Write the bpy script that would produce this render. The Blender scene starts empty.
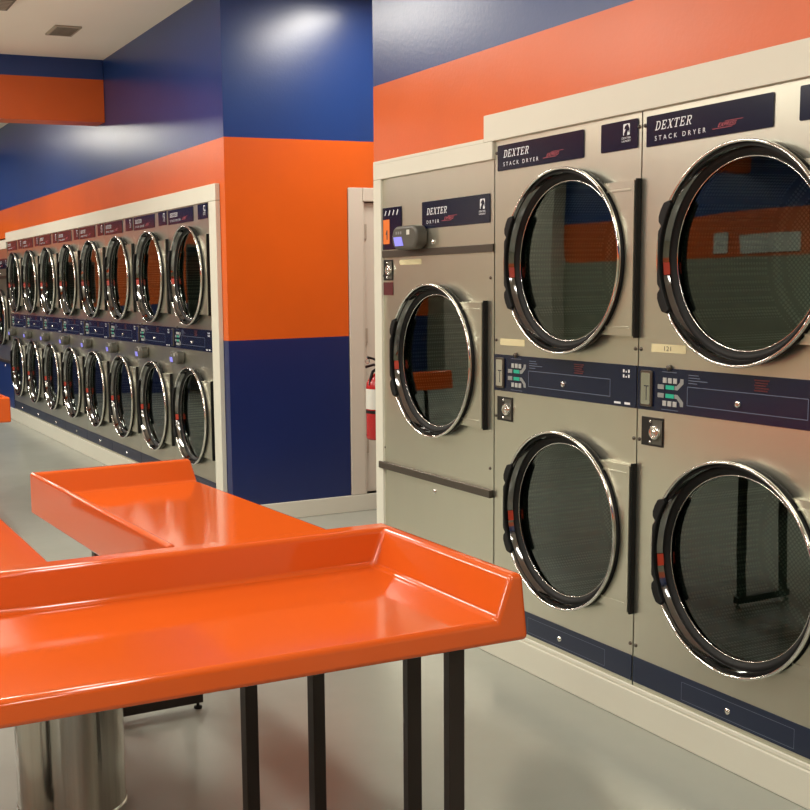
import bpy, bmesh, math, random
from mathutils import Vector, Matrix
random.seed(7)
scn = bpy.context.scene
C = scn.collection
PI = math.pi

# ------------------------------------------------------------------ materials
def new_mat(name):
    m = bpy.data.materials.new(name); m.use_nodes = True
    nt = m.node_tree
    return m, nt, nt.nodes['Principled BSDF']

def simple(name, col, rough=.5, metal=0., spec=.5, noise=0., scale=8., coat=0., emit=None, estr=0., stretch=None, bump=0.):
    m, nt, b = new_mat(name)
    b.inputs['Base Color'].default_value = (*col, 1)
    b.inputs['Roughness'].default_value = rough
    b.inputs['Metallic'].default_value = metal
    b.inputs['Specular IOR Level'].default_value = spec
    if coat:
        b.inputs['Coat Weight'].default_value = coat
        b.inputs['Coat Roughness'].default_value = .06
    if emit:
        b.inputs['Emission Color'].default_value = (*emit, 1)
        b.inputs['Emission Strength'].default_value = estr
    tc = nt.nodes.new('ShaderNodeTexCoord')
    mp = nt.nodes.new('ShaderNodeMapping')
    if stretch: mp.inputs['Scale'].default_value = stretch
    n = nt.nodes.new('ShaderNodeTexNoise'); n.inputs['Scale'].default_value = scale; n.inputs['Detail'].default_value = 4
    nt.links.new(tc.outputs['Object'], mp.inputs['Vector'])
    nt.links.new(mp.outputs['Vector'], n.inputs['Vector'])
    if noise:
        mx = nt.nodes.new('ShaderNodeMix'); mx.data_type = 'RGBA'
        mx.inputs['A'].default_value = (*[c*(1-noise) for c in col], 1)
        mx.inputs['B'].default_value = (*[min(1, c*(1+noise)) for c in col], 1)
        nt.links.new(n.outputs['Fac'], mx.inputs['Factor'])
        nt.links.new(mx.outputs['Result'], b.inputs['Base Color'])
        mr = nt.nodes.new('ShaderNodeMapRange')
        mr.inputs['To Min'].default_value = max(0.02, rough*(1-noise)); mr.inputs['To Max'].default_value = min(1, rough*(1+noise))
        nt.links.new(n.outputs['Fac'], mr.inputs['Value'])
        nt.links.new(mr.outputs['Result'], b.inputs['Roughness'])
    if bump:
        bp = nt.nodes.new('ShaderNodeBump'); bp.inputs['Strength'].default_value = bump; bp.inputs['Distance'].default_value = .004
        nt.links.new(n.outputs['Fac'], bp.inputs['Height'])
        nt.links.new(bp.outputs['Normal'], b.inputs['Normal'])
    return m

BLUE = (.011, .041, .180)
NAVY = (.010, .020, .105)
ORANGE = (.64, .105, .008)
def striped(name, bands, rough=.3):
    """semi-gloss wall paint in horizontal bands: [(z_upto, colour), ..., (inf, colour)] by world height"""
    m, nt, b = new_mat(name)
    geo = nt.nodes.new('ShaderNodeNewGeometry'); sep = nt.nodes.new('ShaderNodeSeparateXYZ')
    nt.links.new(geo.outputs['Position'], sep.inputs['Vector'])
    prev = None
    for i, (z, col) in enumerate(bands):
        if i == 0:
            rgb = nt.nodes.new('ShaderNodeRGB'); rgb.outputs[0].default_value = (*col, 1); prev = rgb.outputs[0]; zlast = z; continue
        gt = nt.nodes.new('ShaderNodeMath'); gt.operation = 'GREATER_THAN'; gt.inputs[1].default_value = zlast
        nt.links.new(sep.outputs['Z'], gt.inputs[0])
        mx = nt.nodes.new('ShaderNodeMix'); mx.data_type = 'RGBA'
        nt.links.new(gt.outputs[0], mx.inputs['Factor']); nt.links.new(prev, mx.inputs['A'])
        mx.inputs['B'].default_value = (*col, 1); prev = mx.outputs['Result']; zlast = z
    n = nt.nodes.new('ShaderNodeTexNoise'); n.inputs['Scale'].default_value = 3.; n.inputs['Detail'].default_value = 5
    nt.links.new(geo.outputs['Position'], n.inputs['Vector'])
    hs = nt.nodes.new('ShaderNodeHueSaturation')
    mr = nt.nodes.new('ShaderNodeMapRange'); mr.inputs['To Min'].default_value = .9; mr.inputs['To Max'].default_value = 1.1
    nt.links.new(n.outputs['Fac'], mr.inputs['Value']); nt.links.new(mr.outputs['Result'], hs.inputs['Value'])
    nt.links.new(prev, hs.inputs['Color']); nt.links.new(hs.outputs['Color'], b.inputs['Base Color'])
    n2 = nt.nodes.new('ShaderNodeTexNoise'); n2.inputs['Scale'].default_value = 60.; n2.inputs['Detail'].default_value = 2
    nt.links.new(geo.outputs['Position'], n2.inputs['Vector'])
    bp = nt.nodes.new('ShaderNodeBump'); bp.inputs['Strength'].default_value = .12; bp.inputs['Distance'].default_value = .003
    nt.links.new(n2.outputs['Fac'], bp.inputs['Height']); nt.links.new(bp.outputs['Normal'], b.inputs['Normal'])
    b.inputs['Roughness'].default_value = rough
    b.inputs['Specular IOR Level'].default_value = .6
    return m

M = {}
M['wall'] = striped('striped_wall_paint', [(1.223, NAVY), (2.53, ORANGE), (9, BLUE)], .28)
M['header'] = striped('header_paint', [(3.318, ORANGE), (9, BLUE)], .4)
M['opposite'] = striped('opposite_wall_paint', [(1.77, (.30, .30, .22)), (2.42, ORANGE), (9, BLUE)], .4)
M['plain'] = simple('cream_paint', (.55, .52, .42), .5, noise=.05)
M['ceiling'] = simple('ceiling_paint', (.90, .86, .77), .85, noise=.05, scale=1.2)
M['white_trim'] = simple('white_trim_paint', (.66, .655, .56), .38, noise=.04, scale=3)
M['door_paint'] = simple('door_paint', (.60, .56, .48), .4, noise=.04, scale=2)
M['steel'] = simple('brushed_stainless', (.665, .662, .56), .29, .94, noise=.035, scale=2.2, stretch=(3, 3, .5))
M['steel_dark'] = simple('dark_metal_bar', (.10, .085, .07), .4, .7, noise=.1)
M['chrome'] = simple('chrome', (.78, .77, .74), .09, 1., noise=.06, scale=4)
M['mirror_dark'] = simple('dark_chrome', (.24, .24, .235), .08, 1., noise=.06, scale=4)
M['black'] = simple('black_rubber', (.006, .006, .006), .55, spec=.25, noise=.15, scale=20)
M['black_gloss'] = simple('black_plastic', (.008, .008, .008), .33, noise=.1, scale=10)
M['navy'] = simple('navy_panel', (.006, .0105, .033), .2, noise=.08, scale=3)
M['kick'] = simple('navy_kick_panel', (.008, .016, .042), .35, noise=.08, scale=3)
M['purple'] = simple('dark_plate', (.006, .008, .028), .16, noise=.08, scale=3)
M['white_ink'] = simple('white_ink', (.75, .76, .78), .5, noise=.02)
M['line_ink'] = simple('pale_line_ink', (.12, .145, .20), .5, noise=.02)
M['red_ink'] = simple('red_ink', (.50, .085, .10), .5, noise=.02)
M['red_mark'] = simple('mark_red', (.42, .035, .012), .35, noise=.05)
M['dim_red'] = simple('dim_red_print', (.085, .008, .011), .45, noise=.1)
M['green'] = simple('green_display', (.01, .18, .11), .3, noise=.1, emit=(.02, .55, .33), estr=.35)
M['key'] = simple('pale_keys', (.40, .41, .40), .4, noise=.05)
M['keygrey'] = simple('grey_arrow', (.24, .25, .25), .4, noise=.05)
M['tape'] = simple('masking_tape', (.66, .60, .36), .7, noise=.06)
M['dark_ink'] = simple('dark_ink', (.03, .03, .04), .6, noise=.02)
M['orange_label'] = simple('orange_label', (.75, .17, .02), .45, noise=.04)
M['reader'] = simple('grey_reader_plastic', (.075, .072, .058), .42, noise=.1, scale=6)
M['screen'] = simple('lit_purple_screen', (.2, .2, .6), .3, noise=.05, emit=(.28, .27, .95), estr=.55)
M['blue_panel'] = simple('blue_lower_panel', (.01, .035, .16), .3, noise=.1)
M['table'] = simple('orange_fibreglass', (.60, .092, .011), .085, noise=.03, scale=3, spec=.5)
M['leg'] = simple('dark_bronze_tube', (.022, .015, .012), .45, .3, noise=.15)
M['ext_red'] = simple('extinguisher_red', (.40, .010, .012), .25, noise=.05)
M['paper'] = simple('paper_label', (.62, .62, .56), .6, noise=.05, scale=30)
M['vent'] = simple('vent_grille', (.40, .35, .28), .6, noise=.1)
M['vent_dark'] = simple('vent_shadow', (.16, .14, .11), .7, noise=.1)
M['can'] = simple('polished_steel_can', (.50, .49, .44), .16, 1., noise=.35, scale=6, stretch=(9, 9, .15), bump=.25)

def floor_mat():
    m, nt, b = new_mat('grey_epoxy_floor')
    geo = nt.nodes.new('ShaderNodeNewGeometry')
    n = nt.nodes.new('ShaderNodeTexNoise'); n.inputs['Scale'].default_value = 1.1; n.inputs['Detail'].default_value = 6
    nt.links.new(geo.outputs['Position'], n.inputs['Vector'])
    mx = nt.nodes.new('ShaderNodeMix'); mx.data_type = 'RGBA'
    mx.inputs['A'].default_value = (.27, .285, .245, 1); mx.inputs['B'].default_value = (.36, .38, .335, 1)
    nt.links.new(n.outputs['Fac'], mx.inputs['Factor']); nt.links.new(mx.outputs['Result'], b.inputs['Base Color'])
    mr = nt.nodes.new('ShaderNodeMapRange'); mr.inputs['To Min'].default_value = .16; mr.inputs['To Max'].default_value = .30
    nt.links.new(n.outputs['Fac'], mr.inputs['Value']); nt.links.new(mr.outputs['Result'], b.inputs['Roughness'])
    n2 = nt.nodes.new('ShaderNodeTexNoise'); n2.inputs['Scale'].default_value = 9; n2.inputs['Detail'].default_value = 3
    nt.links.new(geo.outputs['Position'], n2.inputs['Vector'])
    bp = nt.nodes.new('ShaderNodeBump'); bp.inputs['Strength'].default_value = .12; bp.inputs['Distance'].default_value = .01
    nt.links.new(n2.outputs['Fac'], bp.inputs['Height']); nt.links.new(bp.outputs['Normal'], b.inputs['Normal'])
    b.inputs['Specular IOR Level'].default_value = .55
    return m
M['floor'] = floor_mat()

def glass_mat():
    m = bpy.data.materials.new('smoked_door_glass'); m.use_nodes = True
    nt = m.node_tree; nt.nodes.clear()
    out = nt.nodes.new('ShaderNodeOutputMaterial')
    tr = nt.nodes.new('ShaderNodeBsdfTransparent'); tr.inputs['Color'].default_value = (.57, .68, .61, 1)
    gl = nt.nodes.new('ShaderNodeBsdfGlossy'); gl.inputs['Roughness'].default_value = .015
    gl.inputs['Color'].default_value = (.84, .93, .89, 1)
    fr = nt.nodes.new('ShaderNodeFresnel'); fr.inputs['IOR'].default_value = 1.9
    mx = nt.nodes.new('ShaderNodeMixShader')
    nt.links.new(fr.outputs[0], mx.inputs[0]); nt.links.new(tr.outputs[0], mx.inputs[1]); nt.links.new(gl.outputs[0], mx.inputs[2])
    nt.links.new(mx.outputs[0], out.inputs['Surface'])
    return m
M['glass'] = glass_mat()

def drum_mat():
    m, nt, b = new_mat('perforated_drum')
    tc = nt.nodes.new('ShaderNodeTexCoord')
    mp = nt.nodes.new('ShaderNodeMapping'); mp.inputs['Scale'].default_value = (78, 78, 78); mp.inputs['Rotation'].default_value = (0, PI/4, 0)
    nt.links.new(tc.outputs['Object'], mp.inputs['Vector'])
    fr = nt.nodes.new('ShaderNodeVectorMath'); fr.operation = 'FRACTION'
    nt.links.new(mp.outputs['Vector'], fr.inputs[0])
    sp = nt.nodes.new('ShaderNodeSeparateXYZ'); nt.links.new(fr.outputs[0], sp.inputs[0])
    cb = nt.nodes.new('ShaderNodeCombineXYZ'); nt.links.new(sp.outputs['X'], cb.inputs['X']); nt.links.new(sp.outputs['Z'], cb.inputs['Y']); nt.links.new(sp.outputs['Y'], cb.inputs['Z'])
    ds = nt.nodes.new('ShaderNodeVectorMath'); ds.operation = 'DISTANCE'; ds.inputs[1].default_value = (.5, .5, .5)
    nt.links.new(cb.outputs[0], ds.inputs[0])
    lt = nt.nodes.new('ShaderNodeMath'); lt.operation = 'LESS_THAN'; lt.inputs[1].default_value = .40
    nt.links.new(ds.outputs['Value'], lt.inputs[0])
    mx = nt.nodes.new('ShaderNodeMix'); mx.data_type = 'RGBA'
    mx.inputs['A'].default_value = (.10, .14, .12, 1); mx.inputs['B'].default_value = (.36, .43, .37, 1)
    nt.links.new(lt.outputs[0], mx.inputs['Factor']); nt.links.new(mx.outputs['Result'], b.inputs['Base Color'])
    b.inputs['Roughness'].default_value = .5
    return m
M['drum'] = drum_mat()
M['night_glass'] = simple('dark_night_glass', (.012, .014, .012), .08, noise=.05)

# ------------------------------------------------------------------ mesh helpers
def bm_new(): return bmesh.new()

def obj(name, bm, mat, parent=None, smooth=False, bevel=0., seg=2):
    bmesh.ops.remove_doubles(bm, verts=bm.verts, dist=1e-5)
    bmesh.ops.recalc_face_normals(bm, faces=bm.faces)
    me = bpy.data.meshes.new(name); bm.to_mesh(me); bm.free()
    me.materials.append(M[mat] if isinstance(mat, str) else mat)
    o = bpy.data.objects.new(name, me); C.objects.link(o)
    if parent: o.parent = parent
    if smooth:
        for p in me.polygons: p.use_smooth = True
    if bevel:
        md = o.modifiers.new('bevel', 'BEVEL'); md.width = bevel; md.segments = seg; md.limit_method = 'ANGLE'
        md.angle_limit = math.radians(40)
        for p in me.polygons: p.use_smooth = True
        if hasattr(md, 'harden_normals'): md.harden_normals = True
    return o

def box(bm, x0, x1, y0, y1, z0, z1):
    v = [bm.verts.new(p) for p in ((x0,y0,z0),(x1,y0,z0),(x1,y1,z0),(x0,y1,z0),(x0,y0,z1),(x1,y0,z1),(x1,y1,z1),(x0,y1,z1))]
    for f in ((0,1,2,3),(4,5,6,7),(0,1,5,4),(1,2,6,5),(2,3,7,6),(3,0,4,7)):
        bm.faces.new([v[i] for i in f])
    return bm

def boxo(name, dims, mat, parent=None, bevel=0.):
    return obj(name, box(bm_new(), *dims), mat, parent, bevel=bevel)

def prism_y(bm, pts, y0, y1):
    """polygon in local (x,z) extruded from y0 to y1"""
    a = [bm.verts.new((x, y0, z)) for x, z in pts]; b = [bm.verts.new((x, y1, z)) for x, z in pts]
    n = len(pts)
    bm.faces.new(a); bm.faces.new(b[::-1])
    for i in range(n): bm.faces.new((a[i], b[i], b[(i+1) % n], a[(i+1) % n]))
    return bm

def prism_z(bm, pts, z0, z1):
    a = [bm.verts.new((x, y, z0)) for x, y in pts]; b = [bm.verts.new((x, y, z1)) for x, y in pts]
    n = len(pts)
    bm.faces.new(a[::-1]); bm.faces.new(b)
    for i in range(n): bm.faces.new((a[i], a[(i+1) % n], b[(i+1) % n], b[i]))
    return bm

def poly(bm, pts, y):
    bm.faces.new([bm.verts.new((x, y, z)) for x, z in pts]); return bm

def rect(bm, x0, x1, z0, z1, y):
    return poly(bm, [(x0,z0),(x1,z0),(x1,z1),(x0,z1)], y)

def rrect(x0, x1, z0, z1, r, n=4):
    pts = []
    for cx, cz, a0 in ((x1-r, z0+r, -PI/2), (x1-r, z1-r, 0), (x0+r, z1-r, PI/2), (x0+r, z0+r, PI)):
        for i in range(n+1):
            a = a0 + PI/2*i/n; pts.append((cx+r*math.cos(a), cz+r*math.sin(a)))
    return pts

def lathe_y(bm, prof, cx, cz, n=64, cap0=False, cap1=False):
    """profile (radius, out) turned about an axis along -y through (cx, cz)"""
    rings = []
    for r, o in prof:
        rings.append([bm.verts.new((cx+r*math.cos(2*PI*i/n), -o, cz+r*math.sin(2*PI*i/n))) for i in range(n)])
    for a, b in zip(rings, rings[1:]):
        for i in range(n): bm.faces.new((a[i], a[(i+1) % n], b[(i+1) % n], b[i]))
    if cap0: bm.faces.new(rings[0])
    if cap1: bm.faces.new(rings[-1])
    return bm

def lathe_z(bm, prof, cx, cy, n=32, cap0=False, cap1=False):
    rings = []
    for r, z in prof:
        rings.append([bm.verts.new((cx+r*math.cos(2*PI*i/n), cy+r*math.sin(2*PI*i/n), z)) for i in range(n)])
    for a, b in zip(rings, rings[1:]):
        for i in range(n): bm.faces.new((a[i], a[(i+1) % n], b[(i+1) % n], b[i]))
    if cap0: bm.faces.new(rings[0])
    if cap1: bm.faces.new(rings[-1])
    return bm

def tube(bm, pts, r, n=10):
    pts = [Vector(p) for p in pts]; rings = []
    for i, p in enumerate(pts):
        d = (pts[min(i+1, len(pts)-1)] - pts[max(i-1, 0)]).normalized()
        s = d.cross(Vector((0, 0, 1)))
        if s.length < 1e-3: s = Vector((1, 0, 0))
        s.normalize(); t = s.cross(d)
        rings.append([bm.verts.new(p + r*(math.cos(2*PI*k/n)*s + math.sin(2*PI*k/n)*t)) for k in range(n)])
    for a, b in zip(rings, rings[1:]):
        for k in range(n): bm.faces.new((a[k], a[(k+1) % n], b[(k+1) % n], b[k]))
    bm.faces.new(rings[0]); bm.faces.new(rings[-1])
    return bm

def hole_panel(bm, x0, x1, z0, z1, cx, cz, r, y=0., n=64):
    ang = sorted(set([2*PI*i/n - PI for i in range(n)] + [math.atan2(zz-cz, xx-cx) for xx in (x0, x1) for zz in (z0, z1)]))
    ins, outs = [], []
    for a in ang:
        c, s = math.cos(a), math.sin(a)
        t = min([(x1-cx)/c if c > 1e-9 else 1e9, (x0-cx)/c if c < -1e-9 else 1e9, (z1-cz)/s if s > 1e-9 else 1e9, (z0-cz)/s if s < -1e-9 else 1e9])
        ins.append(bm.verts.new((cx+r*c, y, cz+r*s))); outs.append(bm.verts.new((cx+t*c, y, cz+t*s)))
    k = len(ang)
    for i in range(k): bm.faces.new((ins[i], ins[(i+1) % k], outs[(i+1) % k], outs[i]))
    return bm

# lettering --------------------------------------------------------
def text_into(bm, s, x, z, h, y, shear=0., space=1., width=None):
    """flat lettering of cap height h, lower left at (x, z), standing in the plane y, facing -y"""
    cu = bpy.data.curves.new('lettering', 'FONT'); cu.body = s; cu.size = h/.69; cu.space_character = space; cu.shear = shear
    o = bpy.data.objects.new('lettering', cu); C.objects.link(o)
    dg = bpy.context.evaluated_depsgraph_get(); dg.update()
    me = bpy.data.meshes.new_from_object(o.evaluated_get(dg))
    xs = [v.co.x for v in me.vertices]; x0 = min(xs); sx = (width/(max(xs)-x0)) if width else 1.
    vs = [bm.verts.new((x + (v.co.x-x0)*sx, y, z + v.co.y)) for v in me.vertices]
    for p in me.polygons:
        try: bm.faces.new([vs[i] for i in p.vertices])
        except ValueError: pass
    C.objects.unlink(o); bpy.data.objects.remove(o); bpy.data.curves.remove(cu); bpy.data.meshes.remove(me)
    return bm

T = .2   # stroke
GLYPH = {   # slab-serif capitals on a 1 x 1 cell: list of polygons
 'D': [[(.12,0),(.30,0),(.30,1),(.12,1)], [(0,0),(.6,0),(.6,.10),(0,.10)], [(0,.90),(.6,.90),(.6,1),(0,1)],
       [(.6,0),(.88,.15),(.98,.4),(.98,.6),(.88,.85),(.6,1),(.6,.89),(.74,.76),(.80,.55),(.80,.45),(.74,.24),(.6,.11)]],
 'E': [[(.12,0),(.30,0),(.30,1),(.12,1)], [(0,0),(.9,0),(.95,.28),(.86,.28),(.78,.10),(0,.10)], [(0,.90),(.78,.90),(.82,.74),(.92,.74),(.9,1),(0,1)],
       [(.3,.45),(.6,.45),(.6,.55),(.3,.55)], [(.60,.36),(.67,.36),(.67,.64),(.60,.64)]],
 'X': [[(.08,0),(.20,0),(.92,1),(.80,1)], [(.72,0),(.95,0),(.28,1),(.05,1)], [(-.05,0),(.32,0),(.32,.08),(-.05,.08)], [(.62,0),(1.05,0),(1.05,.08),(.62,.08)],
       [(-.05,.92),(.38,.92),(.38,1),(-.05,1)], [(.68,.92),(1.05,.92),(1.05,1),(.68,1)]],
 'T': [[(.41,0),(.59,0),(.59,1),(.41,1)], [(.0,.90),(1,.90),(1,1),(0,1)], [(0,.70),(.09,.70),(.09,.92),(0,.92)], [(.91,.70),(1,.70),(1,.92),(.91,.92)], [(.24,0),(.76,0),(.76,.09),(.24,.09)]],
 'R': [[(.12,0),(.30,0),(.30,1),(.12,1)], [(0,0),(.42,0),(.42,.09),(0,.09)], [(0,.90),(.6,.90),(.6,1),(0,1)], [(.3,.45),(.6,.45),(.6,.54),(.3,.54)],
       [(.6,.45),(.86,.54),(.93,.70),(.86,.92),(.6,1),(.6,.90),(.72,.80),(.75,.71),(.72,.61),(.6,.54)], [(.44,.46),(.62,.46),(.90,.09),(1.03,.09),(1.03,0),(.80,0)]],
}
def slab_text(bm, s, x, z, w, h, y, shear=.3):
    cw = w/len(s)
    for i, ch in enumerate(s):
        for p in GLYPH[ch]:
            poly(bm, [(x + i*cw + (px*.80)*cw + shear*h*pz, z + h*pz) for px, pz in p], y - 2e-5*GLYPH[ch].index(p))
    return bm

# ------------------------------------------------------------------ scene-graph helpers
def thing(name, label, cat, loc=(0,0,0), rotz=0., group=None):
    o = bpy.data.objects.new(name, None); C.objects.link(o); o.empty_display_size = .1
    o.location = loc; o.rotation_euler = (0, 0, rotz)
    o['label'] = label; o['category'] = cat
    if group: o['group'] = group
    return o
def struct(o): o['kind'] = 'structure'; return o
def sbox(name, dims, mat, bevel=0.): return struct(boxo(name, dims, mat, bevel=bevel))

CHILD = {}
def copy_tree(o, parent=None):
    c = o.copy(); C.objects.link(c)
    if parent: c.parent = parent
    for ch in o.children: copy_tree(ch, c)
    return c

# ------------------------------------------------------------------ THE SETTING
XW = 2.805          # wall plane behind the dryer rows
XF = 2.785          # dryer fronts
YP = 7.17           # face of the blue-orange pillar wall
CEIL = 3.48
XL = -4.5; YB = -3.2; YE = 17.0; XR = 4.9

sbox('floor', (XL-.2, XR+.2, YB-.2, YE+.2, -.1, 0), 'floor')
sbox('ceiling', (XL-.2, XR+.2, YB-.2, YE+.2, CEIL, CEIL+.1), 'ceiling')
sbox('wall_left', (XL-.15, XL, YB, YE, 0, CEIL), 'opposite')
sbox('wall_back', (XL, XR, YB-.15, YB, 0, CEIL), 'opposite')
sbox('wall_front', (XL, XR, YE, YE+.15, 0, CEIL), 'wall')
sbox('wall_right', (XR, XR+.15, YB, YE, 0, CEIL), 'plain')
# wall above the near row, returning to the alcove
sbox('wall_near', (XW, XW+.12, YB, 5.0899, 2.13, CEIL), 'wall')
sbox('wall_return', (XW, XR, 5.09, 5.16, 0, CEIL), 'wall')
# pillar wall facing the camera and the wall above the far row
b = bm_new()
box(b, XW, 3.69, YP, YP+.12, 0, CEIL); box(b, 3.69, XR, YP, YP+.12, 2.222, CEIL); box(b, 4.66, XR, YP, YP+.12, 0, 2.222)
struct(obj('wall_pillar', b, 'wall'))
sbox('wall_far', (XW, XW+.12, YP+.12, YE, 2.19, CEIL), 'wall')
sbox('wall_far_end', (XW, XW+.12, 15.29, YE, 0, 2.189), 'wall')
sbox('wall_near_end', (XW, XW+.12, YB, 1.455, 0, 2.129), 'plain')
# dropped header crossing the room
sbox('wall_header', (XL, XW-.004, 9.9, 10.15, 2.968, CEIL), 'header')
# cream column on the far side of the room (seen mirrored in the door glass)
sbox('wall_column', (XL, XL+.35, 13.2, 15.4, 0, CEIL), 'plain')

# dark glazed entrance and night window in the far end wall (seen mirrored in the far row)
def window(name, x0, x1, z0, z1, bars):
    b = bm_new(); t = .05
    box(b, x0, x1, YE-.05, YE-.001, z1-t, z1); box(b, x0, x1, YE-.05, YE-.001, z0, z0+t)
    for x in [x0, x1-t] + bars: box(b, x, x+t, YE-.05, YE-.001, z0+t, z1-t)
    fr = struct(obj(name, b, 'steel_dark'))
    boxo('pane', (x0+t, x1-t, YE-.025, YE-.015, z0+t, z1-t), 'night_glass', fr)
window('door_2', -2.6, -.30, 0, 2.3, [-1.5])
window('window_1', .95, 2.7, 1.30, 1.98, [1.8])

# white trim round the rows
TF = XF-.014
def trim_pieces(name, pieces, mat='white_trim', bev=.003):
    b = bm_new()
    for p in pieces: box(b, *p)
    return struct(obj(name, b, mat, bevel=bev))
trim_pieces('trim_1', [(TF, XW-.001, YB, 4.157, 2.150, 2.258)])
trim_pieces('trim_2', [(TF, XW-.001, 4.0935, 5.108, 2.078, 2.1495), (TF, XW-.001, 4.1575, 5.108, 2.1495, 2.166), ])
trim_pieces('trim_3', [(TF, XW-.001, 5.035, 5.108, 0, 2.0775)])
trim_pieces('trim_4', [(TF-.006, XF-.001, YB, 5.034, 0, .118), (TF+.002, XF-.001, YB, 5.034, .1185, .136)], bev=.004)
trim_pieces('trim_5', [(TF, XW-.001, 7.260, 14.31, 2.135, 2.245)])
trim_pieces('trim_6', [(TF, XW-.001, 14.311, 16.2, 2.06, 2.165)])
trim_pieces('trim_7', [(TF, XW-.001, 7.260, 7.39, 0, 2.134)])
trim_pieces('trim_8', [(TF-.006, XF-.001, 7.391, 16.2, 0, .136)], bev=.004)
sbox('wall_strip', (XW, XW+.12, YP+.121, 7.415, 0, 2.19), 'wall')
trim_pieces('baseboard_pillar', [(XW, XR, YP-.02, YP-.001, 0, .115)], bev=.004)

# door in the alcove
b = bm_new()
box(b, 3.69, 3.80, YP-.018, YP-.001, .116, 2.222); box(b, 3.801, 4.66, YP-.018, YP-.001, 2.13, 2.222); box(b, 4.575, 4.66, YP-.018, YP-.001, .116, 2.129)
box(b, 3.795, 3.815, YP-.010, YP+.06, .116, 2.15)
struct(obj('trim_9', b, 'door_paint', bevel=.006))
door = boxo('door_1', (3.822, 4.572, YP+.02, YP+.06, .125, 2.125), 'door_paint', bevel=.003); struct(door)
for z in (1.93, 1.22, .45):
    b = lathe_z(bm_new(), [(.009, z-.05), (.009, z+.05)], 3.824, YP+.012, 10, True, True)
    box(b, 3.822, 3.842, YP+.012, YP+.019, z-.05, z+.05)
    obj('hinge', b, 'vent', door)

# ------------------------------------------------------------------ DRYERS
W = .875
def build_door(root, cu, zc, reach=.389):
    K = 1.016
    def P(pr): return [(r_*K, o_) for r_, o_ in pr]
    d = obj('dryer_door', lathe_y(bm_new(), P([(.318, .0), (.330, .002), (.336, .012), (.337, .042), (.320, .042)]), cu, zc), 'black', root, smooth=True)
    obj('rim', lathe_y(bm_new(), P([(.332, .039), (.3395, .042), (.341, .047), (.3395, .053), (.336, .0555), (.332, .054), (.3305, .049)]), cu, zc, 112), 'chrome', d, smooth=True)
    obj('inner_ring', lathe_y(bm_new(), P([(.331, .051), (.323, .030), (.316, .018)]), cu, zc, 112), 'mirror_dark', d, smooth=True)
    obj('gasket', lathe_y(bm_new(), P([(.317, .019), (.312, .021), (.303, .016), (.293, .006), (.289, -.006)]), cu, zc, 96), 'black', d, smooth=True)
    obj('glass_trim', lathe_y(bm_new(), P([(.2935, .0065), (.2922, .0080), (.2905, .0065)]), cu, zc, 96), 'chrome', d, smooth=True)
    b = bm_new()
    lathe_y(b, P([(.2915, .003), (.24, .0042), (.16, .0054), (.08, .006), (.001, .0062)]), cu, zc, 96)
    obj('glass', b, 'glass', d, smooth=True)
    # moulded black pull handle hugging the left of the door
    outer = [(-.283, .184), (-.306, .178), (-.320, .156), (-.329, .134), (-.329, .116), (-.317, .102), (-.329, .088), (-.331, .076), (-.331, -.076), (-.329, -.088),
             (-.317, -.102), (-.329, -.116), (-.329, -.134), (-.320, -.156), (-.306, -.178), (-.283, -.184)]
    inner = [(.321*math.cos(a), .321*math.sin(a)) for a in [PI + .56 - 1.12*i/16 for i in range(17)]]
    pts = [(cu+x, zc+z) for x, z in outer] + [(cu+x, zc+z) for x, z in inner]
    obj('handle', prism_y(bm_new(), pts, -.063, -.046), 'black', d, bevel=.005)
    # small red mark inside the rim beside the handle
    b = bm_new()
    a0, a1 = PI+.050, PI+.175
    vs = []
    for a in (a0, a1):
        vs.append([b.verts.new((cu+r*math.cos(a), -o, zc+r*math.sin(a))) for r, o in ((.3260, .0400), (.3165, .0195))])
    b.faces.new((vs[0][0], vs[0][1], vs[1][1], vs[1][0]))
    rm = obj('ring_mark', b, 'red_mark', d); rm['label'] = 'small red mark on the inner ring'
    # drum seen through the glass
    obj('drum', lathe_y(bm_new(), [(.291, -.008), (.300, -.03), (.33, -.06), (.33, -.42), (.25, -.44), (.001, -.44)], cu, zc, 64), 'drum', root, smooth=True)
    # pressed steel hinge cover and dark hinge
    pts = [(cu+.348*math.cos(a), zc+.348*math.sin(a)) for a in [-.866 + 1.732*i/24 for i in range(25)]]
    xr = cu + reach
    pts = pts + [(xr, zc+.2655), (xr, zc-.2655)]
    hc = obj('hinge_cover', prism_y(bm_new(), pts, -.028, -.0005), 'steel', root)
    for s_ in (1, -1):
        z_ = zc + s_*.236
        obj('ridge', box(bm_new(), cu+.250, xr-.014, -.0305, -.0285, z_-.004, z_+.004), 'steel', hc, bevel=.001)
    b = bm_new(); box(b, xr+.0005, xr+.0065, -.022, -.0005, zc-.272, zc+.272)
    obj('hinge', b, 'black', hc)
    return d

def emblem_into(bw, bd, x, z, s, y):
    """white rounded square holding a dark horse-head silhouette"""
    poly(bw, rrect(x, x+s, z, z+s*1.15, s*.12), y)
    hh = [(.12,.0),(.62,.0),(.66,.25),(.80,.5),(.84,.28),(.97,.22),(.98,.62),(.80,.95),(.58,1.10),(.50,1.0),(.30,.9),(.16,.66),(.22,.58),(.40,.62),(.28,.4),(.14,.22)]
    poly(bd, [(x + px*s*.98, z + pz*s*1.02) for px, pz in hh], y-.0004)

def screws(root, pts):
    for x, z in pts:
        obj('screw', lathe_y(bm_new(), [(.007, 0), (.006, .004), (.001, .005)], x, z, 10), 'steel_dark', root, smooth=True)

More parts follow.
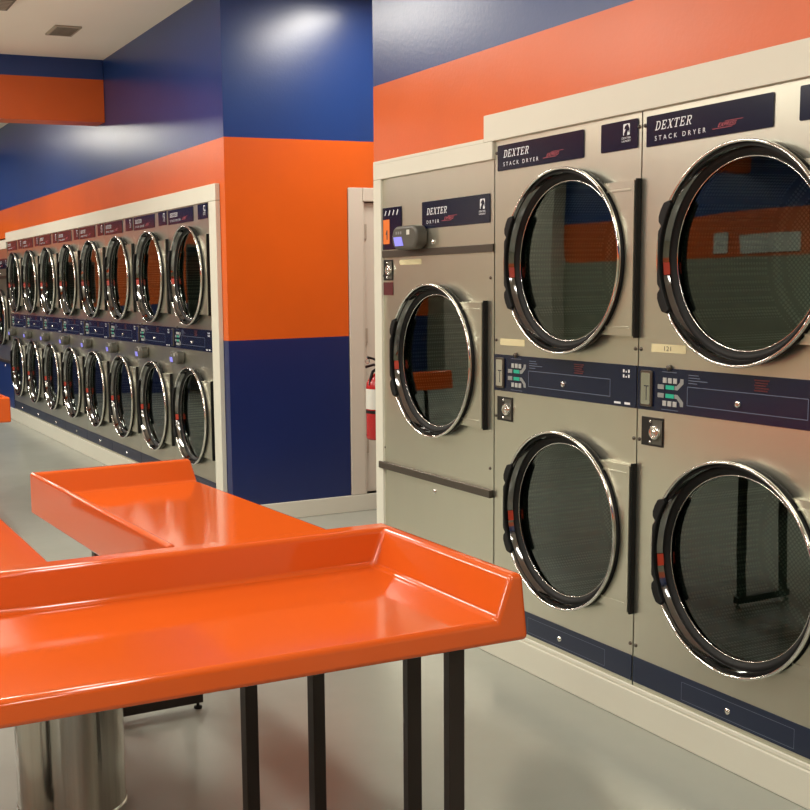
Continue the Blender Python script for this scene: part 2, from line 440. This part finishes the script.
def coin_lock(root, x0, x1, z0, z1):
    cl = boxo('coin_lock', (x0, x1, -.003, -.0005, z0, z1), 'black_gloss', root, bevel=.001)
    w = x1-x0; cx = x0+w*.70; cz = (z0+z1)/2
    boxo('lock_plate', (x0+w*.52, x1-.004, -.006, -.0035, z0+.008, z1-.008), 'reader', cl)
    obj('lock_cylinder', lathe_y(bm_new(), [(.024, .006), (.024, .016), (.019, .020), (.015, .017), (.008, .017), (.007, .019), (.001, .019)], cx, cz, 24), 'chrome', cl, smooth=True)
    for z in (z0+.014, z1-.014):
        obj('bolt', lathe_y(bm_new(), [(.006, .003), (.005, .007), (.001, .008)], x0+w*.42, z, 10), 'chrome', cl, smooth=True)
    return cl

def card_reader(root, cu, cz, w=.22, h=.10):
    x0, x1 = cu-w/2, cu+w/2
    r = obj('card_reader', prism_y(bm_new(), rrect(x0, x1, cz-h/2, cz+h/2, h*.42, 8), -.066, -.0005), 'reader', root, bevel=.016, seg=5)
    sc = obj('screen', prism_y(bm_new(), [(x0+w*.17, cz-h*.34), (x0+w*.50, cz-h*.34), (x0+w*.42, cz+h*.04), (x0+w*.10, cz+h*.04)], -.069, -.0665), 'screen', r)
    sc['label'] = 'lit violet screen'
    b = bm_new()
    for k in range(3): rect(b, x0+w*(.18+.09*k), x0+w*(.24+.09*k), cz+h*.15, cz+h*.27, -.0668)
    obj('keypad', b, 'keygrey', r)
    obj('sticker', rect(bm_new(), cu+w*.12, cu+w*.24, cz+.012, cz+.034, -.0668), 'paper', r)
    return r

def control_panel(root):
    z0, z1 = 1.137, 1.286
    hw = W/2-.003
    p = boxo('control_panel', (-hw, hw, -.004, -.0005, z0, z1), 'navy', root)
    y = -.0047
    # coin slot
    L = -hw
    cs = obj('coin_slot', prism_y(bm_new(), rrect(L+.020, L+.078, z0+.012, z1-.012, .008), -.012, -.0045), 'steel_dark', p, bevel=.002)
    b = bm_new(); prism_y(b, rrect(L+.027, L+.071, z0+.02, z1-.02, .006), -.0135, -.0122)
    b2 = obj('coin_plate', b, 'chrome', p)
    b = bm_new(); rect(b, L+.052, L+.056, z0+.035, z0+.085, -.0138); rect(b, L+.042, L+.066, z0+.082, z0+.086, -.0138)
    obj('slot_opening', b, 'dark_ink', p)
    # keys
    for k in range(3):
        for zz in (z0+.029, z1-.042):
            boxo('key', (L+0.1264+.0244*k, L+0.1447+.0244*k, -.007, -.0045, zz-.008, zz+.010), 'key', p, bevel=.001)
    for s, zz in ((1, z1-.064), (-1, z0+.056)):
        boxo('key', (L+0.1020, L+0.1325, -.007, -.0045, zz-.008, zz+.008), 'keygrey', p, bevel=.001)
        obj('display', rect(bm_new(), L+0.1386, L+0.1789, zz-.007, zz+.007, y), 'green', p)
        c = zz
        pts = [(L+0.1813, c-.007), (L+0.1959, c-.007), (L+0.2228, c+s*.018-.002), (L+0.2228, c+s*.032), (L+0.2081, c+s*.032), (L+0.2057, c+s*.020), (L+0.1911, c+.007), (L+0.1813, c+.007)] if s > 0 else \
              [(L+0.1813, c+.007), (L+0.1959, c+.007), (L+0.2228, c-.016), (L+0.2228, c-.032), (L+0.2081, c-.032), (L+0.2057, c-.020), (L+0.1911, c-.007), (L+0.1813, c-.007)]
        obj('arrow', poly(bm_new(), pts, y), 'keygrey', p)
    # printed lines of the coin vault outline and instruction lines
    b = bm_new()
    vx0, vx1, vz0, vz1 = L+.24, L+.733, z0+.030, z0+.094
    t = .0022
    for r_ in ((vx0, vx1, vz0, vz0+t), (vx0, vx1, vz1-t, vz1), (vx0, vx0+t, vz0, vz1), (vx1-t, vx1, vz0, vz1)): rect(b, *r_, y)
    for k, wd in enumerate((.045, .052, .085, .04)): rect(b, L+.245, L+.245+wd, z1-.018-.009*k, z1-.0155-.009*k, y)
    rect(b, L+.12, L+.20, z0+.008, z0+.0098, y); rect(b, L+.12, L+.19, z1-.0135, z1-.0115, y)
    obj('printed_outline', b, 'line_ink', p)
    b = bm_new()
    for zz in (z1-.022, z1-.040):
        for k, dx in enumerate((0, .014, .027)):
            rect(b, L+.80+dx, L+.80+dx+(.008 if k != 1 else .006), zz-.005, zz+(.006 if k != 1 else .001), y)
    rect(b, L+.755, L+.79, z0+.009, z0+.016, y); rect(b, L+.81, L+.84, z0+.009, z0+.017, y)
    obj('printed_marks', b, 'white_ink', p)
    b = bm_new()
    for k in range(5): rect(b, L+.525+.004*(k % 2), L+.585-.006*(k % 3), z1-.016-.008*k, z1-.0115-.008*k, y)
    obj('red_print', b, 'dim_red', p)
    obj('vault_lock', lathe_y(bm_new(), [(.011, .004), (.011, .010), (.006, .012), (.001, .012)], L+.462, z0+.055, 16), 'chrome', p, smooth=True)
    obj('knob', lathe_y(bm_new(), [(.010, .004), (.009, .012), (.001, .014)], L+.155, z1+.002, 14), 'steel_dark', p, smooth=True)
    return p

def kick_panel(root):
    k = boxo('kick_panel', (-W/2+.003, W/2-.003, -.0035, -.0005, .150, .243), 'kick', root)
    b = bm_new(); t = .0018; y = -.0042
    for r_ in ((-.19, .29, .160, .160+t), (-.19, .29, .222, .222+t), (-.19, -.19+t, .16, .222), (.29-t, .29, .16, .222)): rect(b, *r_, y)
    obj('printed_outline', b, 'line_ink', k)
    obj('panel_lock', lathe_y(bm_new(), [(.011, .0035), (.010, .009), (.001, .011)], .02, .190, 16), 'chrome', k, smooth=True)

def name_plate(root, x0, x1, z0, z1, sub):
    p = obj('name_plate', prism_y(bm_new(), rrect(x0, x1, z0, z1, .005), -.004, -.0005), 'purple', root)
    h = z1-z0; y = -.0046
    b = bm_new()
    slab_text(b, 'DEXTER', x0+.042, z0+h*.50, .172, .029, y, .25)
    text_into(b, sub, x0+.042, z0+h*.17, .0150, y, space=1.75, width=.232 if len(sub) > 6 else .105)
    obj('white_lettering', b, 'white_ink', p)
    b = bm_new(); xe = x0+(.325 if len(sub) > 6 else .190)
    text_into(b, 'EXPRESS', xe, z0+h*.26, .0125, y, shear=.5, space=1.05, width=.078)
    rect(b, xe-.022, xe+.060, z0+h*.26-.0042, z0+h*.26-.0028, y); rect(b, xe+.03, xe+.104, z0+h*.26+.0150, z0+h*.26+.0162, y)
    obj('red_lettering', b, 'red_ink', p)
    return p

def emblem(p, x, z, s, y=-.0046):
    bw, bd = bm_new(), bm_new()
    emblem_into(bw, bd, x, z, s, y)
    w = s*1.35
    text_into(bw, 'DEXTER', x-s*.2, z-s*.36, s*.2, y, width=w); text_into(bw, 'LAUNDRY', x-s*.2, z-s*.66, s*.2, y, width=w)
    obj('emblem', bw, 'white_ink', p); obj('emblem_horse', bd, 'purple', p)

def build_stack(label, group):
    t = thing('stack_dryer', label, 'clothes dryer', group=group)
    b = bm_new(); hw = W/2-.002; cu = .045
    rect(b, -hw, hw, 0, .30, 0)
    hole_panel(b, -hw, hw, .30, 1.075, cu, .670, .321)
    rect(b, -hw, hw, 1.075, 1.27, 0)
    hole_panel(b, -hw, hw, 1.27, 2.04, cu, 1.655, .321)
    rect(b, -hw, hw, 2.04, 2.150, 0)
    D = .75
    for q in (((-hw,0,0),(-hw,D,0),(-hw,D,2.15),(-hw,0,2.15)), ((hw,0,0),(hw,D,0),(hw,D,2.15),(hw,0,2.15)), ((-hw,0,2.15),(hw,0,2.15),(hw,D,2.15),(-hw,D,2.15)), ((-hw,D,0),(hw,D,0),(hw,D,2.15),(-hw,D,2.15)), ((-hw,0,0),(hw,0,0),(hw,D,0),(-hw,D,0))):
        b.faces.new([b.verts.new(p) for p in q])
    cab = obj('cabinet', b, 'steel', t)
    build_door(t, cu, 1.655); build_door(t, cu, .670)
    name_plate(t, -.414, .131, 2.027, 2.128, 'STACK DRYER')
    lp = obj('logo_plate', prism_y(bm_new(), rrect(.228, .419, 2.031, 2.130, .005), -.004, -.0005), 'purple', t)
    emblem(lp, .346, 2.079, .034)
    control_panel(t); kick_panel(t)
    coin_lock(t, -.413, -.305, 1.013, 1.113)
    return t

near = 'large stack dryers in the near row'
st2 = build_stack('stainless stack dryer next to the single dryer, blank yellow tape under its upper door', near)
screws(st2, [(s*.424, z) for s in (-1, 1) for z in (2.10, 1.345, 1.03, .285)])
YC2, YC3, YC4 = 3.655, 2.778, 1.9
ROT = -PI/2
st2.location = (XF, YC2, 0); st2.rotation_euler = (0, 0, ROT)
st3 = copy_tree(st2); st3.location = (XF, YC3, 0)
st3['label'] = 'largest-looking stack dryer at the right, numbered yellow tape under its upper door'
st4 = copy_tree(st2); st4.location = (XF, YC4, 0)
st4['label'] = 'stack dryer cut off by the right edge of the photo, only its left margin showing'

# far row of eight: copies before tape is added, with card readers
far = 'stack dryers in the far row'
LBL = ['stack dryer nearest the blue and orange pillar in the far row', 'second stack dryer from the pillar in the far row',
       'third stack dryer from the pillar in the far row', 'fourth stack dryer from the pillar in the far row',
       'fifth stack dryer from the pillar in the far row', 'sixth stack dryer from the pillar in the far row',
       'seventh stack dryer from the pillar, second from the far end of the full-height row', 'eighth stack dryer from the pillar, at the far end of the tall white trim']
PITCH = .857
proto = None
for i in range(8):
    if i == 0:
        proto = copy_tree(st2)
        for ch in [c for c in proto.children if c.name.startswith('coin_lock') or c.name.startswith('screw')]:
            for g in list(ch.children): bpy.data.objects.remove(g)
            bpy.data.objects.remove(ch)
        card_reader(proto, -.22, 1.072, .175, .092)
        o = proto
    else:
        o = copy_tree(proto)
    o.location = (XF, 7.421 + PITCH*(i+.5), 0); o.scale = (PITCH/W, 1, 1)
    o['label'] = LBL[i]; o['group'] = far

def tape(root, x0, x1, z0, z1, text=None):
    tp = obj('tape_label', rect(bm_new(), x0, x1, z0, z1, -.0012), 'tape', root)
    if text:
        obj('handwriting', text_into(bm_new(), text, x0+(x1-x0)*.38, z0+.006, (z1-z0)*.55, -.0018, width=(x1-x0)*.2), 'dark_ink', tp)
tape(st2, -.395, -.225, 1.325, 1.352)
tape(st3, -.372, -.208, 1.338, 1.366, '121')

# single dryer
def build_single(label, loc, group=None, blue=False, reader=True):
    t = thing('single_dryer', label, 'clothes dryer', loc, ROT, group)
    WS = .962; hw = WS/2-.002; cu, zc = .032, 1.234
    b = bm_new()
    rect(b, -hw, hw, .69, .86, 0); hole_panel(b, -hw, hw, .86, 1.62, cu, zc, .321); rect(b, -hw, hw, 1.62, 2.08, 0)
    D = .75
    for q in (((-hw,0,0),(-hw,D,0),(-hw,D,2.08),(-hw,0,2.08)), ((hw,0,0),(hw,D,0),(hw,D,2.08),(hw,0,2.08)), ((-hw,0,2.08),(hw,0,2.08),(hw,D,2.08),(-hw,D,2.08)), ((-hw,D,0),(hw,D,0),(hw,D,2.08),(-hw,D,2.08))):
        b.faces.new([b.verts.new(p) for p in q])
    obj('cabinet', b, 'steel', t)
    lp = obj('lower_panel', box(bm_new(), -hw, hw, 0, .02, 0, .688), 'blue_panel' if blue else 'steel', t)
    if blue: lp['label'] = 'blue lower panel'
    obj('panel_lock', lathe_y(bm_new(), [(.011, .0), (.010, .008), (.001, .010)], .01, .632, 14), 'chrome', lp, smooth=True)
    build_door(t, cu, zc, .397)
    boxo('upper_rail', (-hw, hw, -.008, -.0005, 1.706, 1.739), 'steel_dark', t, bevel=.002)
    boxo('lower_rail', (-hw-.012, hw, -.022, -.0005, .676, .710), 'steel_dark', t, bevel=.003)
    np_ = name_plate(t, -.089, .453, 1.826, 1.945, 'DRYER')
    emblem(np_, .382, 1.885, .036)
    ip = obj('instruction_plate', prism_y(bm_new(), rrect(-.458, -.278, 1.743, 1.941, .004), -.004, -.0005), 'purple', t)
    b = bm_new()
    for k, g in enumerate(('2', '4', '8', '6')):
        poly(b, [(-.438+.038*k, 1.905), (-.430+.038*k, 1.903), (-.418+.038*k, 1.925), (-.424+.038*k, 1.929)], -.0046)
    obj('heading_marks', b, 'white_ink', ip); b = bm_new()
    rect(b, -.36, -.30, 1.79, 1.793, -.0046); rect(b, -.36, -.31, 1.80, 1.803, -.0046)
    obj('printed_marks', b, 'white_ink', ip)
    ol = obj('orange_label', prism_y(bm_new(), rrect(-.448, -.388, 1.770, 1.885, .003), -.0062, -.0045), 'orange_label', ip)
    if True:
        obj('arrow', poly(bm_new(), [(-.414, 1.79), (-.406, 1.79), (-.406, 1.835), (-.414, 1.835), (-.424, 1.815), (-.416, 1.815)], -.0068), 'dark_ink', ip)
    coin_lock(t, -.455, -.365, 1.597, 1.695)
    rs = boxo('reset_plate', (-.455, -.365, -.003, -.0005, 1.527, 1.588), 'dim_red', t); rs['label'] = 'dark red square plate'
    if reader: card_reader(t, -.150, 1.790, .225, .108)
    obj('panel_screw', lathe_y(bm_new(), [(.012, 0), (.010, .007), (.001, .009)], .0, 1.765, 14), 'chrome', t, smooth=True)
    if not blue:
        screws(t, [(.455, 1.60), (.455, .80), (-.462, 1.62), (-.462, .78)])
        tape(t, -.30, -.10, 1.668, 1.692)
    return t
build_single('single-door stainless dryer with a card reader, beside the white corner trim', (XF, 4.577, 0))
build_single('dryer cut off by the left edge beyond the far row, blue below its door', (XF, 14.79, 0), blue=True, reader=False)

# ------------------------------------------------------------------ FOLDING TABLES
TL, TD = 1.46, .70
def build_table(label, loc, rotz, legs, group='orange folding tables', L=TL, D=TD, rim=.075, lean=.012, zs=.802):
    """moulded top: raised back along +y, raised wing at +x, open front; legs: list of frames [(x,y),(x,y)]"""
    t = thing('folding_table', label, 'table', loc, rotz, group)
    zr, zb = .904, .744
    xs = [0, L-.048, L]; ys = [0, D-rim, D]
    hgt = {(0,0): zs, (1,0): zr, (0,1): zr, (1,1): zr}
    b = bm_new()
    def q(*p): b.faces.new([b.verts.new(v) for v in p])
    for (i, j), h in hgt.items():
        x0, x1, y0, y1 = xs[i], xs[i+1], ys[j], ys[j+1]
        q((x0,y0,h),(x1,y0,h),(x1,y1,h),(x0,y1,h)); q((x0,y0,zb),(x1,y0,zb),(x1,y1,zb),(x0,y1,zb))
    # inner risers
    q((xs[1],0,zs),(xs[1],ys[1],zs),(xs[1],ys[1],zr),(xs[1],0,zr))
    q((0,ys[1],zs),(xs[1],ys[1],zs),(xs[1],ys[1],zr),(0,ys[1],zr))
    # outer skirt
    b.faces.new([b.verts.new(v) for v in ((0,0,zb),(xs[1],0,zb),(xs[1],0,zs),(0,0,zs))])
    b.faces.new([b.verts.new(v) for v in ((xs[1],0,zb),(L,0,zb),(L,0,zr),(xs[1],0,zr),(xs[1],0,zs))])
    q((L,0,zb),(L,ys[1],zb),(L,ys[1],zr),(L,0,zr)); q((L,ys[1],zb),(L,D,zb),(L,D,zr),(L,ys[1],zr))
    q((0,D,zb),(xs[1],D,zb),(xs[1],D,zr),(0,D,zr)); q((xs[1],D,zb),(L,D,zb),(L,D,zr),(xs[1],D,zr))
    b.faces.new([b.verts.new(v) for v in ((0,0,zb),(0,0,zs),(0,ys[1],zs),(0,ys[1],zb))])
    b.faces.new([b.verts.new(v) for v in ((0,ys[1],zb),(0,ys[1],zs),(0,ys[1],zr),(0,D,zr),(0,D,zb))])
    bmesh.ops.remove_doubles(b, verts=b.verts, dist=1e-5)
    # lean the wing's front corner back, slope its inner face and flare the skirt outwards
    for v in b.verts:
        if abs(v.co.z-zr) < 1e-4:
            if v.co.y < 1e-4: v.co.y += lean
            if abs(v.co.x-xs[1]) < 1e-4: v.co.x += .012
        if abs(v.co.z-zs) < 1e-4:
            if abs(v.co.x-xs[1]) < 1e-4: v.co.x -= .035
            if abs(v.co.y-ys[1]) < 1e-4: v.co.y -= .012
        if abs(v.co.z-zb) < 1e-4:
            if v.co.x > L-.01: v.co.x += .006
            if v.co.y < .001: v.co.y -= .004
    obj('table_top', b, 'table', t, bevel=.014, seg=4)
    for fr in legs:
        (xa, ya), (xb, yb) = fr[:2]; low = len(fr) == 2
        d = Vector((xb-xa, yb-ya)).normalized()
        for (x, y) in fr[:2]:
            b = bm_new(); s = .0195
            n = Vector((-d.y, d.x))
            pts = [(x+sx*s*d.x+sy*s*n.x, y+sx*s*d.y+sy*s*n.y) for sx, sy in ((-1,-1),(1,-1),(1,1),(-1,1))]
            prism_z(b, pts, .0645 if low else .012, zb-.001)
            lg = obj('leg', b, 'leg', t, bevel=.002)
        if not low:
            for k, (x, y) in enumerate(fr[:2]):
                obj('foot', lathe_z(bm_new(), [(.001, 0), (.016, 0), (.016, .008), (.006, .0115)], x, y, 14), 'black', t, smooth=True)
            continue
        n = Vector((-d.y, d.x)); e = .045
        pts = [(xa-e*d.x-.0195*n.x, ya-e*d.y-.0195*n.y), (xb+e*d.x-.0195*n.x, yb+e*d.y-.0195*n.y), (xb+e*d.x+.0195*n.x, yb+e*d.y+.0195*n.y), (xa-e*d.x+.0195*n.x, ya-e*d.y+.0195*n.y)]
        bar = obj('base_bar', prism_z(bm_new(), pts, .026, .064), 'leg', t, bevel=.002)
        for (x, y) in ((xa-.03*d.x, ya-.03*d.y), (xb+.03*d.x, yb+.03*d.y)):
            obj('foot', lathe_z(bm_new(), [(.001, 0), (.016, 0), (.016, .008), (.006, .011), (.006, .028)], x, y, 14), 'black', bar, smooth=True)
    return t

def local(pts, loc, rz):
    out = []
    for x, y in pts:
        dx, dy = x-loc[0], y-loc[1]
        out.append((dx*math.cos(rz)+dy*math.sin(rz), -dx*math.sin(rz)+dy*math.cos(rz)))
    return out
L1 = (1.614-TL, 2.236, 0)
build_table('orange folding table in the foreground, its raised end at the right', L1, 0,
            [local([(1.462, 2.315), (1.512, 2.60)], L1, 0), local([(.30, 2.315), (.30, 2.62)], L1, 0)])
R2 = PI/2 + math.radians(2.6)
L2 = (1.614, 2.985, 0)
build_table('orange folding table behind the foreground table, pointing at the far dryers', L2, R2,
            [local([(1.419, 2.998), (1.203, 2.990)], L2, R2) + [1], local([(1.395, 4.06), (1.06, 4.05)], L2, R2)], L=1.447, D=.650, rim=.022, lean=.008, zs=.822)
R3 = PI/2
L3 = (.722, 2.985, 0)
build_table('orange folding table at the left edge, only its open right rim showing', L3, R3,
            [local([(.50, 3.2), (.20, 3.2)], L3, R3), local([(.50, 4.2), (.20, 4.2)], L3, R3)], rim=.022, zs=.812)
R4 = -PI/2
L4 = (1.437-TD, 7.52+TL, 0)
build_table('farthest orange folding table, its end panel at the left edge', L4, R4,
            [local([(.95, 7.8), (1.25, 7.8)], L4, R4), local([(.95, 8.7), (1.25, 8.7)], L4, R4)], rim=.022)

# ------------------------------------------------------------------ TRASH CAN
t = thing('trash_can', 'tall polished steel trash can under the foreground table', 'trash can', (.79, 3.45, 0))
obj('body', lathe_z(bm_new(), [(.001, 0.003), (.160, 0.003), (.164, 0), (.168, .012), (.166, .022), (.166, .66), (.170, .668), (.168, .675), (.160, .672), (.158, .02), (.001, .02)], 0, 0, 64), 'can', t, smooth=False)
for p in t.children[0].data.polygons: p.use_smooth = True
obj('base_ring', lathe_z(bm_new(), [(.167, .004), (.171, .008), (.171, .020), (.167, .024)], 0, 0, 64), 'chrome', t, smooth=True)

# ------------------------------------------------------------------ FIRE EXTINGUISHER on the return wall of the near row
t = thing('fire_extinguisher', 'red fire extinguisher hung behind the white corner trim by the door', 'fire extinguisher', (2.902, 5.292, .785))
obj('cylinder', lathe_z(bm_new(), [(.001, .006), (.06, .004), (.072, 0), (.075, .012), (.075, .262), (.071, .292), (.056, .318), (.034, .336), (.024, .342), (.022, .35)], 0, 0, 40, False, True), 'ext_red', t, smooth=True)
obj('label', lathe_z(bm_new(), [(.0758, .158), (.0758, .262)], 0, 0, 40), 'paper', t, smooth=True)['label'] = 'white paper label'
obj('band', lathe_z(bm_new(), [(.0765, .136), (.0765, .152)], 0, 0, 40), 'black', t, smooth=True)
b = lathe_z(bm_new(), [(.018, 0.350), (.020, 0.355), (.020, 0.380), (.014, 0.390)], 0, 0, 16, True, True)
obj('valve', b, 'steel_dark', t)
b = bm_new(); tube(b, [(.01, 0, 0.375), (-.04, -.0, 0.385), (-.085, 0, 0.375)], .007); tube(b, [(.01, 0, 0.390), (-.04, 0, 0.415), (-.075, 0, 0.425)], .006)
obj('lever', b, 'black_gloss', t)
b = bm_new(); tube(b, [(-.015, -.0, 0.365), (-.045, 0, 0.350), (-.058, -.005, 0.320), (-.066, -.01, 0.280)], .008)
obj('hose', b, 'black', t)
b = bm_new(); tube(b, [(-.075+.012*math.cos(a), 0, 0.405+.012*math.sin(a)) for a in [2*PI*i/12 for i in range(13)]], .0025, 6)
obj('pull_ring', b, 'chrome', t)
boxo('bracket', (-.02, .02, -.1215, -.074, .08, .34), 'steel_dark', t)

# ------------------------------------------------------------------ CEILING
t = thing('ceiling_vent', 'small square ceiling vent above the far dryers', 'vent', (2.215, 8.85, CEIL))
b = bm_new(); box(b, -.10, .10, -.16, .16, -.014, -.0005)
obj('frame', b, 'vent', t, bevel=.004)
b = bm_new()
for k in range(7): box(b, -.08, .08, -.135+.04*k, -.12+.04*k, -.017, -.0142)
obj('louvre', b, 'vent_dark', t)

t = thing('ceiling_vent', 'dark ceiling vent in the top left corner of the photo', 'vent', (1.60, 8.16, CEIL))
obj('frame', box(bm_new(), -.10, .10, -.16, .16, -.014, -.0005), 'vent_dark', t, bevel=.004)
b = bm_new()
for k in range(7): box(b, -.08, .08, -.135+.04*k, -.12+.04*k, -.017, -.0142)
obj('louvre', b, 'vent', t)

# white notice boards high on the opposite wall
for i, (y, z, w_, h_) in enumerate(((9.4, 1.95, 1.3, .26), (10.48, 1.98, .35, .3))):
    o = boxo('notice_board', (XL+.001, XL+.02, y-w_/2, y+w_/2, z-h_/2, z+h_/2), 'paper')
    o['label'] = ('wide white notice board mirrored in the near door glass', 'small white notice board on the opposite wall', 'white notice board beside the cream column')[i]
    o['category'] = 'notice board'; o['group'] = 'notice boards on the opposite wall'

# ------------------------------------------------------------------ LIGHT
def area(x, y, sx, sy, e, col=(1, .945, .845), z=CEIL-.03, rz=0.):
    l = bpy.data.lights.new('ceiling_area_light', 'AREA'); l.shape = 'RECTANGLE'; l.size = sx; l.size_y = sy; l.energy = e; l.color = col
    o = bpy.data.objects.new('ceiling_area_light', l); C.objects.link(o); o.location = (x, y, z); o.rotation_euler = (0, 0, rz)
    return o
E0 = 52
for y in (-1.6, 1.4, 4.4, 7.3):
    for x in (-2.9, -.8, 1.3):
        area(x, y, .30, 1.2, E0*(.62 if (x > 1 and y < 5) else .85 if y < 2 else 1.))
for y in (11.6, 14.4):
    for x in (-2.9, -.8, 1.3): area(x, y, .30, 1.2, E0)
area(3.75, 6.2, .3, 1.0, 42)

up1 = area(-1.0, 8.0, 1.6, 1.6, 58, z=2.7); up1.rotation_euler = (PI, 0, 0); up1.name = 'ceiling_fill'  # unseen fill aimed upwards, added to brighten the ceiling; no fixture
up2 = area(-1.2, 3.5, 1.6, 1.6, 18, z=2.9); up2.rotation_euler = (PI, 0, 0); up2.name = 'ceiling_fill'  # weaker added fill for the nearer ceiling, likewise no real fixture
w = bpy.data.worlds.new('World'); scn.world = w; w.use_nodes = True
w.node_tree.nodes['Background'].inputs[0].default_value = (.9, .85, .75, 1)
w.node_tree.nodes['Background'].inputs[1].default_value = .05

# ------------------------------------------------------------------ CAMERA
f, px, py, yaw, pitch, roll = 1172.157, 288.534, 431.265, .42227534, .12683892, -.01970732
cy, sy, cp, sp = math.cos(yaw), math.sin(yaw), math.cos(pitch), math.sin(pitch)
fw = Vector((sy*cp, cy*cp, -sp)); rt = Vector((cy, -sy, 0)); up = rt.cross(fw)
r = math.cos(roll)*rt + math.sin(roll)*up; u = -math.sin(roll)*rt + math.cos(roll)*up
cam = bpy.data.cameras.new('camera'); co = bpy.data.objects.new('camera', cam); C.objects.link(co)
mat = Matrix.Identity(4)
for i in range(3):
    mat[i][0] = r[i]; mat[i][1] = u[i]; mat[i][2] = -fw[i]
mat[2][3] = 1.6
co.matrix_world = mat
cam.sensor_width = 36; cam.sensor_fit = 'HORIZONTAL'; cam.lens = f/810*36
cam.shift_x = (405-px)/810; cam.shift_y = (py-405)/810
cam.clip_start = .05
scn.camera = co
scn.view_settings.view_transform = 'Standard'
scn.view_settings.look = 'None'
scn.view_settings.exposure = -0.05
